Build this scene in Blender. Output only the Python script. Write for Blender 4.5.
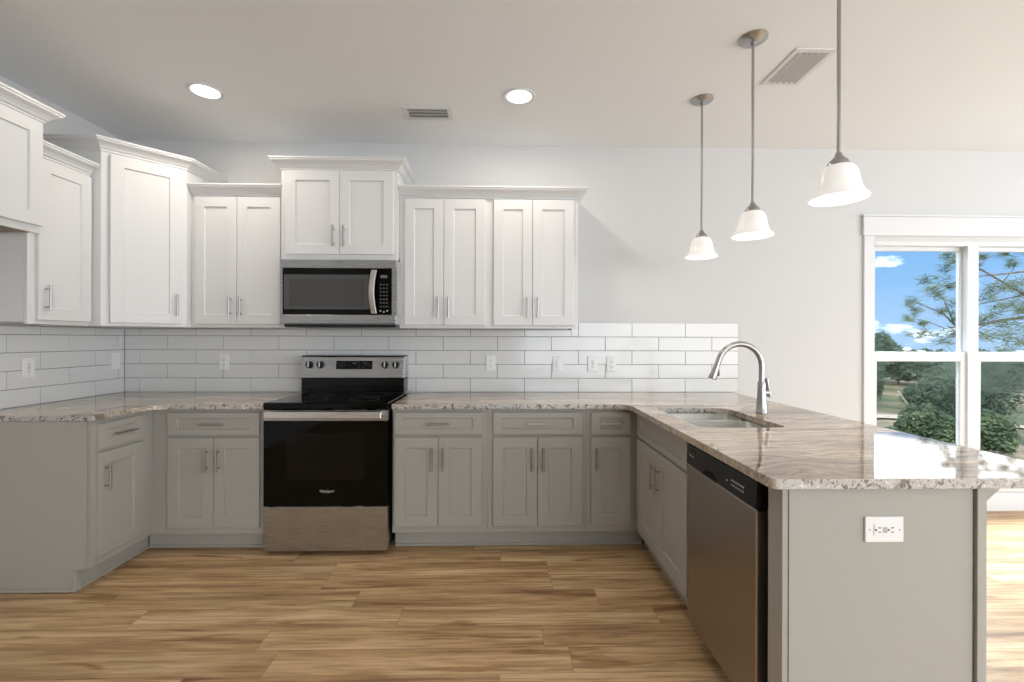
import bpy, bmesh, math, random
from mathutils import Vector, Matrix
S = bpy.context.scene
for o in list(bpy.data.objects): bpy.data.objects.remove(o)
COL = S.collection
PI = math.pi
random.seed(7)

# ------------------------------------------------------------------ camera
F, CX, CY, YAW, ROLL, DCAM, HCAM = 454.24, 512.54, 338.80, -0.0224, 0.0029, 3.4349, 1.3162
cam_d = bpy.data.cameras.new('camera'); cam = bpy.data.objects.new('camera', cam_d); COL.objects.link(cam)
cam_d.sensor_width = 36.0; cam_d.lens = F*36/1024
cam_d.shift_x = -(CX-512)/1024; cam_d.shift_y = (CY-341)/1024
cam_d.clip_start = 0.05; cam_d.clip_end = 300
R0 = Vector((math.cos(YAW), math.sin(YAW), 0)); U0 = Vector((0, 0, 1)); FW = Vector((-math.sin(YAW), math.cos(YAW), 0))
c_, s_ = math.cos(ROLL), math.sin(ROLL)
Rr = R0*c_ + U0*s_; Uu = U0*c_ - R0*s_
M = Matrix((( Rr.x, Uu.x, -FW.x, 0), (Rr.y, Uu.y, -FW.y, -DCAM), (Rr.z, Uu.z, -FW.z, HCAM), (0, 0, 0, 1)))
cam.matrix_world = M
S.camera = cam

# ------------------------------------------------------------------ view
S.view_settings.view_transform = 'Standard'; S.view_settings.look = 'None'
S.view_settings.gamma = 1.0; S.view_settings.use_curve_mapping = False
S.view_settings.exposure = 0.1

def rgb(r, g, b):
    f = lambda c: (c/255/12.92) if c/255 <= .04045 else ((c/255+.055)/1.055)**2.4
    return (f(r), f(g), f(b), 1)

# ------------------------------------------------------------------ world sky with clouds and an added bank for reflection
w = bpy.data.worlds.new('sky'); S.world = w; w.use_nodes = True
nt = w.node_tree; nt.nodes.clear()
def N(nt, t, **k):
    n = nt.nodes.new(t)
    for a, b in k.items():
        if a.startswith('i_'): n.inputs[a[2:].replace('_', ' ')].default_value = b
        else: setattr(n, a, b)
    return n
def ramp(nt, stops, fac=None, interp='LINEAR'):
    n = nt.nodes.new('ShaderNodeValToRGB'); n.color_ramp.interpolation = interp
    e = n.color_ramp.elements
    while len(e) > 1: e.remove(e[-1])
    e[0].position, e[0].color = stops[0]
    for p, c in stops[1:]:
        x = e.new(p); x.color = c
    if fac is not None: nt.links.new(fac, n.inputs[0])
    return n
def mixc(nt, fac, a, b, mode='MIX'):
    n = nt.nodes.new('ShaderNodeMix'); n.data_type = 'RGBA'; n.blend_type = mode
    for sck, v in ((n.inputs[0], fac), (n.inputs[6], a), (n.inputs[7], b)):
        if isinstance(v, bpy.types.NodeSocket): nt.links.new(v, sck)
        else: sck.default_value = v
    return n.outputs[2]
def maths(nt, op, a, b=None, c=None):
    n = nt.nodes.new('ShaderNodeMath'); n.operation = op
    for i, v in enumerate((a, b, c)):
        if v is None: continue
        if isinstance(v, bpy.types.NodeSocket): nt.links.new(v, n.inputs[i])
        else: n.inputs[i].default_value = v
    return n.outputs[0]
tc = N(nt, 'ShaderNodeTexCoord'); sep = N(nt, 'ShaderNodeSeparateXYZ'); nt.links.new(tc.outputs['Generated'], sep.inputs[0])
grad = ramp(nt, [(0.0, rgb(175, 212, 250)), (.1, rgb(150, 200, 250)), (.25, rgb(112, 178, 245)), (.6, rgb(90, 155, 235)), (1, rgb(70, 130, 215))], sep.outputs['Z'])
mp = N(nt, 'ShaderNodeMapping'); nt.links.new(tc.outputs['Generated'], mp.inputs[0]); mp.inputs['Scale'].default_value = (1, 1, 2.6); mp.inputs['Location'].default_value = (.9, .35, .6)
nz = N(nt, 'ShaderNodeTexNoise', i_Scale=4.2, i_Detail=8.0, i_Roughness=.55); nt.links.new(mp.outputs[0], nz.inputs['Vector'])
bank = N(nt, 'ShaderNodeMapRange'); nt.links.new(sep.outputs['Z'], bank.inputs['Value']); bank.inputs['From Min'].default_value = .15; bank.inputs['From Max'].default_value = .185; bank.inputs['To Max'].default_value = .3  # added cloud bank above the window view, whitens the worktop reflection
bank2 = N(nt, 'ShaderNodeMapRange'); nt.links.new(sep.outputs['Z'], bank2.inputs['Value']); bank2.inputs['From Min'].default_value = .3; bank2.inputs['From Max'].default_value = .5; bank2.inputs['To Max'].default_value = .28
cover = maths(nt, 'SUBTRACT', maths(nt, 'ADD', nz.outputs['Fac'], bank.outputs[0]), bank2.outputs[0])
cl = ramp(nt, [(.565, (0, 0, 0, 1)), (.66, (1, 1, 1, 1))], cover)
skyc = mixc(nt, cl.outputs[0], grad.outputs[0], (3.2, 3.25, 3.3, 1))
bg = N(nt, 'ShaderNodeBackground'); nt.links.new(skyc, bg.inputs[0]); bg.inputs[1].default_value = 1.0
wo = N(nt, 'ShaderNodeOutputWorld'); nt.links.new(bg.outputs[0], wo.inputs[0])

# ------------------------------------------------------------------ daylight and added fill lamps
XR, YR, ZC, XL = 6.6, -7.2, 2.78, -2.805       # room: right wall, rear wall, ceiling, left wall
def area(name, loc, target, sx, sy, power, color):
    d = bpy.data.lights.new(name, 'AREA'); d.shape = 'RECTANGLE'; d.size = sx; d.size_y = sy; d.energy = power; d.color = color
    o = bpy.data.objects.new(name, d); COL.objects.link(o); o.location = loc
    o.rotation_euler = (Vector(target)-Vector(loc)).to_track_quat('-Z', 'Y').to_euler()
    return o
FILL_TINT = (.925, .965, 1.0)
area('fill_right_window', (XR-.02, -3.6, 1.45), (XR-3, -3.6, 3.1), 4.0, 1.8, 150, FILL_TINT)  # added fill lamp at an unseen opening, tilted up to brighten the ceiling
area('fill_rear_window', (3.3, YR+.03, 1.4), (2.6, YR+3, 2.7), 5.8, 1.9, 150, FILL_TINT)  # added fill lamp behind the camera, brightens the whole room
area('daylight_above_back_window', (4.2, 2.6, 4.4), (2.7, -1.2, 0), 3.4, 2.2, 1700, (.84, .93, 1))
sd = bpy.data.lights.new('sun', 'SUN'); sd.energy = 2.0; sd.angle = .02; sd.color = (1, .96, .9)
so = bpy.data.objects.new('sun', sd); COL.objects.link(so); so.rotation_euler = Vector((.55, .75, -.95)).to_track_quat('-Z', 'Y').to_euler()

# ------------------------------------------------------------------ materials
def new_mat(name):
    m = bpy.data.materials.new(name); m.use_nodes = True
    return m, m.node_tree, m.node_tree.nodes['Principled BSDF']
def paint(name, col, rough=.5, spec=.5, bump=0, metal=0, bscale=300, coat=0):
    m, t, b = new_mat(name)
    b.inputs['Base Color'].default_value = col; b.inputs['Roughness'].default_value = rough
    b.inputs['Metallic'].default_value = metal; b.inputs['Specular IOR Level'].default_value = spec
    b.inputs['Coat Weight'].default_value = coat; b.inputs['Coat Roughness'].default_value = .03
    tc = N(t, 'ShaderNodeTexCoord')
    nz = N(t, 'ShaderNodeTexNoise', i_Scale=float(bscale), i_Detail=2.0); t.links.new(tc.outputs['Object'], nz.inputs['Vector'])
    if bump:
        bp = N(t, 'ShaderNodeBump', i_Strength=bump, i_Distance=.001); t.links.new(nz.outputs['Fac'], bp.inputs['Height']); t.links.new(bp.outputs[0], b.inputs['Normal'])
    v = mixc(t, nz.outputs['Fac'], tuple(c*.985 for c in col[:3])+(1,), tuple(min(1, c*1.015) for c in col[:3])+(1,))
    t.links.new(v, b.inputs['Base Color'])
    return m
def steel(name, col, rough=.28, stretch=(2, 2, 260), aniso=0):
    m, t, b = new_mat(name)
    b.inputs['Metallic'].default_value = 1; b.inputs['Base Color'].default_value = col
    tc = N(t, 'ShaderNodeTexCoord'); mp = N(t, 'ShaderNodeMapping'); mp.inputs['Scale'].default_value = stretch
    t.links.new(tc.outputs['Object'], mp.inputs[0])
    nz = N(t, 'ShaderNodeTexNoise', i_Scale=3.0, i_Detail=4.0); t.links.new(mp.outputs[0], nz.inputs['Vector'])
    r = N(t, 'ShaderNodeMapRange'); r.inputs['To Min'].default_value = rough*.85; r.inputs['To Max'].default_value = rough*1.2
    t.links.new(nz.outputs['Fac'], r.inputs['Value']); t.links.new(r.outputs[0], b.inputs['Roughness'])
    v = mixc(t, nz.outputs['Fac'], tuple(c*.93 for c in col[:3])+(1,), tuple(min(1, c*1.07) for c in col[:3])+(1,))
    t.links.new(v, b.inputs['Base Color'])
    return m
def emit(name, col, st):
    m = bpy.data.materials.new(name); m.use_nodes = True; t = m.node_tree; t.nodes.clear()
    e = N(t, 'ShaderNodeEmission'); e.inputs[0].default_value = col; e.inputs[1].default_value = st
    o = N(t, 'ShaderNodeOutputMaterial'); t.links.new(e.outputs[0], o.inputs[0]); return m

MT = {}
MT['wall'] = paint('wall_paint', rgb(209, 209, 208), .75, .3, .15, bscale=160)
MT['ceil'] = paint('ceiling_paint', rgb(236, 238, 240), .85, .2, .15, bscale=120)
MT['trim'] = paint('white_trim_paint', rgb(220, 221, 222), .4, .4)
MT['white_cab'] = paint('white_cabinet_paint', rgb(219, 219, 218), .38, .45)
MT['grey_cab'] = paint('grey_cabinet_paint', rgb(168, 165, 157), .42, .4)
MT['cab_inside'] = paint('raw_cabinet_underside', rgb(150, 135, 128), .7)
MT['nickel'] = steel('brushed_nickel', rgb(172, 171, 170), .3, (30, 30, 30))
MT['steel'] = steel('stainless_steel', rgb(180, 182, 184), .27)
MT['steel_v'] = steel('stainless_steel_dishwasher', rgb(168, 160, 152), .34, (260, 2, 2))
MT['steel_b'] = steel('polished_steel', rgb(222, 221, 219), .28, (2, 2, 100))
MT['black_glass'] = paint('black_glass', rgb(3, 3, 3), .04, .22, 0)
MT['black'] = paint('black_plastic', rgb(22, 22, 23), .35, .4)
MT['panel_black'] = paint('black_enamel', rgb(7, 7, 7), .12, .3)
MT['bowl'] = steel('sink_steel', rgb(215, 213, 206), .3, (3, 3, 40))
MT['mesh_grey'] = paint('microwave_window_mesh', rgb(78, 78, 78), .12, .5)
MT['mesh_inner'] = paint('microwave_inner_mesh', rgb(68, 68, 68), .12, .5)
MT['icon'] = paint('light_grey_print', rgb(190, 190, 188), .5)
MT['icon_dim'] = paint('dim_grey_print', rgb(95, 95, 95), .5)
MT['plate'] = paint('white_plastic', rgb(236, 236, 234), .35, .5)
MT['slot'] = paint('dark_socket_slot', rgb(60, 58, 55), .6)
MT['dark'] = paint('dark_void', rgb(40, 38, 36), .9, .1)
MT['duct'] = paint('duct_grey', rgb(178, 178, 177), .8, .2)
MT['grout'] = paint('grey_grout', rgb(120, 118, 114), .9, .1)
MT['can_light'] = emit('recessed_lens_glow', (1, .98, .95, 1), 4.0)
MT['bulb'] = emit('bulb_glow', (1, .95, .88, 1), 2.5)
MT['screen_track'] = paint('dark_screen_track', rgb(50, 58, 62), .5)

# pendant glass: frosted, lit from inside
m, t, b = new_mat('frosted_glass'); MT['frost'] = m
b.inputs['Base Color'].default_value = rgb(245, 243, 238); b.inputs['Roughness'].default_value = .25
b.inputs['Emission Color'].default_value = (1, .98, .95, 1); b.inputs['Emission Strength'].default_value = .24

# clear pane
def glass_mat():
    m = bpy.data.materials.new('clear_pane'); m.use_nodes = True; t = m.node_tree; t.nodes.clear()
    tr = N(t, 'ShaderNodeBsdfTransparent'); gl = N(t, 'ShaderNodeBsdfGlossy', i_Roughness=.0)
    tr.inputs[0].default_value = (.96, .97, .97, 1)
    fr = N(t, 'ShaderNodeFresnel', i_IOR=1.08); mx = N(t, 'ShaderNodeMixShader'); o = N(t, 'ShaderNodeOutputMaterial')
    t.links.new(fr.outputs[0], mx.inputs[0]); t.links.new(tr.outputs[0], mx.inputs[1]); t.links.new(gl.outputs[0], mx.inputs[2]); t.links.new(mx.outputs[0], o.inputs[0])
    return m
MT['glass'] = glass_mat()

# subway tile: glazed, slightly uneven
m, t, b = new_mat('glazed_tile'); MT['tile'] = m
b.inputs['Base Color'].default_value = rgb(222, 222, 220); b.inputs['Roughness'].default_value = .12
tc = N(t, 'ShaderNodeTexCoord'); nz = N(t, 'ShaderNodeTexNoise', i_Scale=9.0, i_Detail=1.0); t.links.new(tc.outputs['Object'], nz.inputs['Vector'])
bp = N(t, 'ShaderNodeBump', i_Strength=.12, i_Distance=.01); t.links.new(nz.outputs['Fac'], bp.inputs['Height']); t.links.new(bp.outputs[0], b.inputs['Normal'])

# veined stone worktop
m, t, b = new_mat('veined_stone'); MT['stone'] = m
tc = N(t, 'ShaderNodeTexCoord')
warp = N(t, 'ShaderNodeTexNoise', i_Scale=1.3, i_Detail=3.0); t.links.new(tc.outputs['Object'], warp.inputs['Vector'])
addv = N(t, 'ShaderNodeVectorMath', operation='MULTIPLY_ADD'); t.links.new(warp.outputs['Color'], addv.inputs[0]); addv.inputs[1].default_value = (.0, .32, .0); t.links.new(tc.outputs['Object'], addv.inputs[2])
mp = N(t, 'ShaderNodeMapping'); mp.inputs['Scale'].default_value = (.75, 7.0, 7); mp.inputs['Rotation'].default_value = (0, 0, -.10); t.links.new(addv.outputs[0], mp.inputs[0])
n1 = N(t, 'ShaderNodeTexNoise', i_Scale=1.25, i_Detail=5.0, i_Roughness=.52, i_Distortion=.6); t.links.new(mp.outputs[0], n1.inputs['Vector'])
cr = ramp(t, [(.30, rgb(100, 90, 78)), (.38, rgb(138, 120, 100)), (.43, rgb(198, 182, 160)), (.47, rgb(152, 132, 110)), (.51, rgb(216, 204, 186)), (.55, rgb(170, 146, 120)), (.59, rgb(206, 188, 164)), (.63, rgb(160, 140, 118)), (.69, rgb(222, 213, 199))], n1.outputs['Fac'])
n3 = N(t, 'ShaderNodeTexNoise', i_Scale=60.0, i_Detail=5.0, i_Roughness=.7); t.links.new(tc.outputs['Object'], n3.inputs['Vector'])
spk = ramp(t, [(.35, (.9, .88, .86, 1)), (.55, (1, 1, 1, 1)), (.7, (1.04, 1.035, 1.03, 1))], n3.outputs['Fac'])
mpl = N(t, 'ShaderNodeMapping'); mpl.inputs['Scale'].default_value = (.5, 2.6, 1); mpl.inputs['Rotation'].default_value = (0, 0, -.12); t.links.new(addv.outputs[0], mpl.inputs[0])
nl = N(t, 'ShaderNodeTexNoise', i_Scale=1.7, i_Detail=3.0); t.links.new(mpl.outputs[0], nl.inputs['Vector'])
lg = ramp(t, [(.38, (.66, .60, .54, 1)), (.48, (.92, .88, .83, 1)), (.6, (1.06, 1.05, 1.03, 1))], nl.outputs['Fac'])
crl = mixc(t, 1.0, cr.outputs[0], lg.outputs[0], 'MULTIPLY')
top = mixc(t, 1.0, crl, spk.outputs[0], 'MULTIPLY')
n4 = N(t, 'ShaderNodeTexNoise', i_Scale=38.0, i_Detail=6.0, i_Roughness=.7, i_Distortion=1.2); t.links.new(tc.outputs['Object'], n4.inputs['Vector'])
edge = ramp(t, [(.38, rgb(60, 56, 54)), (.45, rgb(140, 132, 122)), (.51, rgb(206, 205, 201)), (.57, rgb(152, 150, 146)), (.64, rgb(226, 226, 224))], n4.outputs['Fac'])
geo = N(t, 'ShaderNodeNewGeometry'); sp = N(t, 'ShaderNodeSeparateXYZ'); t.links.new(geo.outputs['True Normal'], sp.inputs[0])
edge2 = mixc(t, maths(t, 'MULTIPLY_ADD', maths(t, 'ABSOLUTE', sp.outputs['X']), .65, .12), edge.outputs[0], cr.outputs[0])
side = maths(t, 'LESS_THAN', maths(t, 'ABSOLUTE', sp.outputs['Z']), .6)
t.links.new(mixc(t, side, top, edge2), b.inputs['Base Color'])
b.inputs['Roughness'].default_value = .035; b.inputs['Specular IOR Level'].default_value = .85
b.inputs['IOR'].default_value = 1.6
bs = N(t, 'ShaderNodeBump', i_Distance=.003); t.links.new(maths(t, 'MULTIPLY', side, .6), bs.inputs['Strength']); t.links.new(n4.outputs['Fac'], bs.inputs['Height']); t.links.new(bs.outputs[0], b.inputs['Normal'])

# plank floor
m, t, b = new_mat('oak_plank_floor'); MT['floor'] = m
PW, PL = .15, 1.22
tc = N(t, 'ShaderNodeTexCoord'); sp = N(t, 'ShaderNodeSeparateXYZ'); t.links.new(tc.outputs['Object'], sp.inputs[0])
yy = maths(t, 'DIVIDE', sp.outputs['Y'], PW); row = maths(t, 'FLOOR', yy)
wn = N(t, 'ShaderNodeTexWhiteNoise', noise_dimensions='1D'); t.links.new(row, wn.inputs['W'])
xx = maths(t, 'ADD', maths(t, 'DIVIDE', sp.outputs['X'], PL), maths(t, 'MULTIPLY', wn.outputs['Value'], 7.3)); colm = maths(t, 'FLOOR', xx)
cmb = N(t, 'ShaderNodeCombineXYZ'); t.links.new(row, cmb.inputs[0]); t.links.new(colm, cmb.inputs[1])
wn2 = N(t, 'ShaderNodeTexWhiteNoise', noise_dimensions='2D'); t.links.new(cmb.outputs[0], wn2.inputs['Vector'])
offs = N(t, 'ShaderNodeVectorMath', operation='MULTIPLY_ADD'); t.links.new(wn2.outputs['Color'], offs.inputs[0]); offs.inputs[1].default_value = (13, 7, 5); t.links.new(tc.outputs['Object'], offs.inputs[2])
mp = N(t, 'ShaderNodeMapping'); mp.inputs['Scale'].default_value = (.55, 9.5, 1); t.links.new(offs.outputs[0], mp.inputs[0])
g1 = N(t, 'ShaderNodeTexNoise', i_Scale=1.4, i_Detail=8.0, i_Roughness=.66, i_Distortion=.45); t.links.new(mp.outputs[0], g1.inputs['Vector'])
cw = ramp(t, [(.31, rgb(140, 109, 77)), (.41, rgb(174, 140, 101)), (.48, rgb(193, 159, 117)), (.56, rgb(207, 176, 134)), (.67, rgb(220, 193, 155))], g1.outputs['Fac'])
mp2 = N(t, 'ShaderNodeMapping'); mp2.inputs['Scale'].default_value = (3.5, 60, 1); t.links.new(offs.outputs[0], mp2.inputs[0])
g2 = N(t, 'ShaderNodeTexNoise', i_Scale=1.1, i_Detail=5.0); t.links.new(mp2.outputs[0], g2.inputs['Vector'])
fine = ramp(t, [(.38, (.76, .72, .68, 1)), (.54, (1.04, 1.04, 1.04, 1))], g2.outputs['Fac'])
c1 = mixc(t, 1.0, cw.outputs[0], fine.outputs[0], 'MULTIPLY')
mp3 = N(t, 'ShaderNodeMapping'); mp3.inputs['Scale'].default_value = (1.6, 16, 1); mp3.inputs['Location'].default_value = (3.3, 1.7, 0); t.links.new(offs.outputs[0], mp3.inputs[0])
g3 = N(t, 'ShaderNodeTexNoise', i_Scale=1.0, i_Detail=5.0, i_Distortion=1.0); t.links.new(mp3.outputs[0], g3.inputs['Vector'])
kn = ramp(t, [(.58, (1, 1, 1, 1)), (.64, (.66, .57, .48, 1))], g3.outputs['Fac'])
c1 = mixc(t, 1.0, c1, kn.outputs[0], 'MULTIPLY')
pv = ramp(t, [(0, (.86, .85, .84, 1)), (1, (1.06, 1.06, 1.06, 1))], wn2.outputs['Value'])
c2 = mixc(t, 1.0, c1, pv.outputs[0], 'MULTIPLY')
fy = maths(t, 'FRACT', yy); fx = maths(t, 'FRACT', xx)
sy_ = maths(t, 'LESS_THAN', maths(t, 'MINIMUM', fy, maths(t, 'SUBTRACT', 1, fy)), .010)
sx_ = maths(t, 'LESS_THAN', maths(t, 'MINIMUM', fx, maths(t, 'SUBTRACT', 1, fx)), .0012)
seam = maths(t, 'MAXIMUM', sy_, sx_)
t.links.new(mixc(t, maths(t, 'MULTIPLY', seam, .45), c2, rgb(95, 68, 45)), b.inputs['Base Color'])
b.inputs['Roughness'].default_value = .42; b.inputs['Specular IOR Level'].default_value = .4

# outdoors
def leafy(name, c1, c2, sc=9.0):
    m, t, b = new_mat(name); tc = N(t, 'ShaderNodeTexCoord'); nz = N(t, 'ShaderNodeTexNoise', i_Scale=sc, i_Detail=4.0); t.links.new(tc.outputs['Object'], nz.inputs['Vector'])
    r = ramp(t, [(.35, c1), (.65, c2)], nz.outputs['Fac']); t.links.new(r.outputs[0], b.inputs['Base Color']); b.inputs['Roughness'].default_value = .7
    return m
MT['needles'] = leafy('pine_needles', rgb(58, 78, 50), rgb(128, 144, 96))
MT['leaf_dark'] = leafy('dark_foliage', rgb(62, 82, 62), rgb(104, 122, 92), 2)
MT['leaf_mid'] = leafy('green_foliage', rgb(76, 98, 68), rgb(124, 140, 98), 2)
MT['bark'] = leafy('bark', rgb(92, 82, 72), rgb(136, 122, 106), 14)
MT['log'] = leafy('bleached_wood', rgb(190, 180, 162), rgb(222, 214, 198), 14)
m, t, b = new_mat('scrub_ground'); MT['ground'] = m
tc = N(t, 'ShaderNodeTexCoord'); nz = N(t, 'ShaderNodeTexNoise', i_Scale=.28, i_Detail=7.0, i_Roughness=.62); t.links.new(tc.outputs['Object'], nz.inputs['Vector'])
r = ramp(t, [(.36, rgb(72, 92, 62)), (.47, rgb(104, 116, 80)), (.55, rgb(140, 132, 98)), (.64, rgb(196, 178, 148))], nz.outputs['Fac']); t.links.new(r.outputs[0], b.inputs['Base Color']); b.inputs['Roughness'].default_value = .95

# ------------------------------------------------------------------ mesh helpers
def quad(bm, vs): 
    try: return bm.faces.new(vs)
    except ValueError: return None
def box(bm, x0, x1, y0, y1, z0, z1, bev=0, seg=1):
    b2 = bmesh.new() if bev else bm
    v = [b2.verts.new((x, y, z)) for x in (x0, x1) for y in (y0, y1) for z in (z0, z1)]
    for f in ((0, 1, 3, 2), (4, 6, 7, 5), (0, 4, 5, 1), (2, 3, 7, 6), (0, 2, 6, 4), (1, 5, 7, 3)): b2.faces.new([v[i] for i in f])
    if bev:
        bmesh.ops.bevel(b2, geom=list(b2.edges), offset=bev, segments=seg, affect='EDGES', profile=.5)
        merge(bm, b2)
def merge(bm, b2):
    d = {}
    for v in b2.verts: d[v] = bm.verts.new(v.co)
    for f in b2.faces:
        try: nf = bm.faces.new([d[v] for v in f.verts]); nf.smooth = f.smooth
        except ValueError: pass
    b2.free()
def tube(bm, pts, r, n=12, caps=True, rs=None, smooth=True):
    pts = [Vector(p) for p in pts]; rings = []
    prev = None
    for i, p in enumerate(pts):
        d = (pts[min(i+1, len(pts)-1)]-pts[max(i-1, 0)]).normalized()
        if prev is None:
            a = Vector((0, 0, 1)) if abs(d.z) < .9 else Vector((1, 0, 0)); u = d.cross(a).normalized()
        else: u = (prev-d*prev.dot(d)).normalized()
        prev = u; v = d.cross(u); rr = rs[i] if rs else r
        rings.append([bm.verts.new(p+(u*math.cos(2*PI*k/n)+v*math.sin(2*PI*k/n))*rr) for k in range(n)])
    for a, c in zip(rings, rings[1:]):
        for k in range(n):
            f = quad(bm, (a[k], a[(k+1) % n], c[(k+1) % n], c[k]))
            if f: f.smooth = smooth
    if caps: quad(bm, rings[0][::-1]); quad(bm, rings[-1])
def lathe(bm, prof, cx=0, cy=0, n=40, smooth=True, axis='Z', closed=False):
    rings = []
    for r, z in prof:
        ring = []
        for k in range(n):
            a = 2*PI*k/n
            if axis == 'Z': co = (cx+r*math.cos(a), cy+r*math.sin(a), z)
            else: co = (cx+r*math.cos(a), z, cy+r*math.sin(a))      # axis Y
            ring.append(bm.verts.new(co))
        rings.append(ring)
    pairs = list(zip(rings, rings[1:]))
    if closed: pairs.append((rings[-1], rings[0]))
    for a, c in pairs:
        for k in range(n):
            f = quad(bm, (a[k], a[(k+1) % n], c[(k+1) % n], c[k]))
            if f: f.smooth = smooth
    if not closed:
        if prof[0][0] > 1e-5: quad(bm, rings[0][::-1])
        if prof[-1][0] > 1e-5: quad(bm, rings[-1])
def prism(bm, poly, z0, z1):
    a = [bm.verts.new((x, y, z0)) for x, y in poly]; c = [bm.verts.new((x, y, z1)) for x, y in poly]
    bm.faces.new(a[::-1]); bm.faces.new(c); n = len(poly)
    for i in range(n): bm.faces.new((a[i], a[(i+1) % n], c[(i+1) % n], c[i]))
def obj(name, bm, mat, parent=None, bevel=0, loc=None):
    bmesh.ops.remove_doubles(bm, verts=list(bm.verts), dist=1e-6)
    bmesh.ops.recalc_face_normals(bm, faces=list(bm.faces))
    for e_ in bm.edges:
        if len(e_.link_faces) == 2 and e_.calc_face_angle(0) > .7: e_.smooth = False
    me = bpy.data.meshes.new(name); bm.to_mesh(me); bm.free()
    o = bpy.data.objects.new(name, me); COL.objects.link(o)
    for mm in (mat if isinstance(mat, (list, tuple)) else [mat]): me.materials.append(mm)
    if parent: o.parent = parent
    if loc: o.location = loc
    if bevel:
        md = o.modifiers.new('bevel', 'BEVEL'); md.width = bevel; md.segments = 2; md.limit_method = 'ANGLE'; md.angle_limit = .7
    return o
def tag(o, label, cat, group=None, kind=None):
    if label: o['label'] = label
    if cat: o['category'] = cat
    if group: o['group'] = group
    if kind: o['kind'] = kind
    return o
def thing(name, label, cat, loc=(0, 0, 0), rz=0, group=None):
    o = bpy.data.objects.new(name, None); COL.objects.link(o); o.location = loc; o.rotation_euler = (0, 0, rz); o.empty_display_size = .1
    return tag(o, label, cat, group)
def struct(name, bm, mat, label=None, cat=None):
    o = obj(name, bm, mat); return tag(o, label, cat, kind='structure')
def B(*a, **k):
    bm = bmesh.new(); box(bm, *a, **k); return bm
def text_mesh(name, body, size, mat, parent, loc, rot=(PI/2, 0, 0), extrude=.0004):
    cu = bpy.data.curves.new(name, 'FONT'); cu.body = body; cu.size = size; cu.extrude = extrude; cu.align_x = 'CENTER'; cu.align_y = 'CENTER'
    t = bpy.data.objects.new(name, cu); COL.objects.link(t)
    dg = bpy.context.evaluated_depsgraph_get(); me = bpy.data.meshes.new_from_object(t.evaluated_get(dg))
    bpy.data.objects.remove(t); bpy.data.curves.remove(cu)
    o = bpy.data.objects.new(name, me); COL.objects.link(o); me.materials.clear(); me.materials.append(mat); o.parent = parent; o.location = loc; o.rotation_euler = rot
    return o

# ------------------------------------------------------------------ the room
struct('floor', B(XL-.15, XR+.15, YR-.15, .14, -.08, 0), MT['floor'], 'honey oak plank floor running left to right', 'floor')
struct('ceiling', B(XL-.15, XR+.15, YR-.15, .14, ZC, ZC+.1), MT['ceil'], 'flat off-white ceiling', 'ceiling')
struct('wall_left', B(XL-.15, XL, YR-.15, .14, 0, ZC), MT['wall'], 'pale grey wall behind the left cabinets', 'wall')
WX0, WX1, WZ0, WZ1 = 2.85, 4.415, .30, 2.075
bm = bmesh.new()
box(bm, XL, WX0, 0, .14, 0, ZC); box(bm, WX1, XR, 0, .14, 0, ZC); box(bm, WX0, WX1, 0, .14, 0, WZ0); box(bm, WX0, WX1, 0, .14, WZ1, ZC)
struct('wall_back', bm, MT['wall'], 'pale grey wall behind the range with the window opening', 'wall')
bm = bmesh.new(); Y0, Y1 = -5.8, -1.4
box(bm, XR, XR+.14, YR, Y0, 0, ZC); box(bm, XR, XR+.14, Y1, 0.14, 0, ZC); box(bm, XR, XR+.14, Y0, Y1, 0, .45); box(bm, XR, XR+.14, Y0, Y1, 2.45, ZC)
struct('wall_right', bm, MT['wall'], 'pale grey wall on the dining side', 'wall')
bm = bmesh.new(); X0, X1 = .3, 6.3
box(bm, XL, X0, YR-.14, YR, 0, ZC); box(bm, X1, XR, YR-.14, YR, 0, ZC); box(bm, X0, X1, YR-.14, YR, 0, .35); box(bm, X0, X1, YR-.14, YR, 2.45, ZC)
struct('wall_rear', bm, MT['wall'], 'pale grey wall behind the camera', 'wall')
def fill_window(name, axis, a0, a1, z0, z1, c, n):  # unseen window frames, added to house the fill lamps
    t = tag(thing(name, 'added white window frame out of view around a fill lamp', 'window'), None, None, kind='structure')
    bm = bmesh.new(); d = .06; y0, y1 = (c-.10, c-.04) if axis == 'x' else (c+.04, c+.10)
    def bx(u0, u1, v0, v1):
        if axis == 'x': box(bm, u0, u1, y0, y1, v0, v1)
        else: box(bm, y0, y1, u0, u1, v0, v1)
    bx(a0, a1, z0, z0+d); bx(a0, a1, z1-d, z1)
    for i in range(n+1):
        u = a0+(a1-a0-d)*i/n; bx(u, u+d, z0+d, z1-d)
    obj('window_frame', bm, MT['trim'], t)
fill_window('added_window_right', 'y', Y0, Y1, .45, 2.45, XR, 4)
fill_window('added_window_rear', 'x', X0, X1, .35, 2.45, YR, 4)
# baseboards
bm = bmesh.new(); box(bm, 1.45, XR, -.014, 0, 0, .12); box(bm, 1.45, XR, -.009, 0, .12, .135)
struct('baseboard_back', bm, MT['trim'], 'white baseboard under the window', 'baseboard')
bm = bmesh.new(); box(bm, XR-.014, XR, YR, -.014, 0, .135)
struct('baseboard_right', bm, MT['trim'], 'white baseboard on the dining side', 'baseboard')

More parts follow.
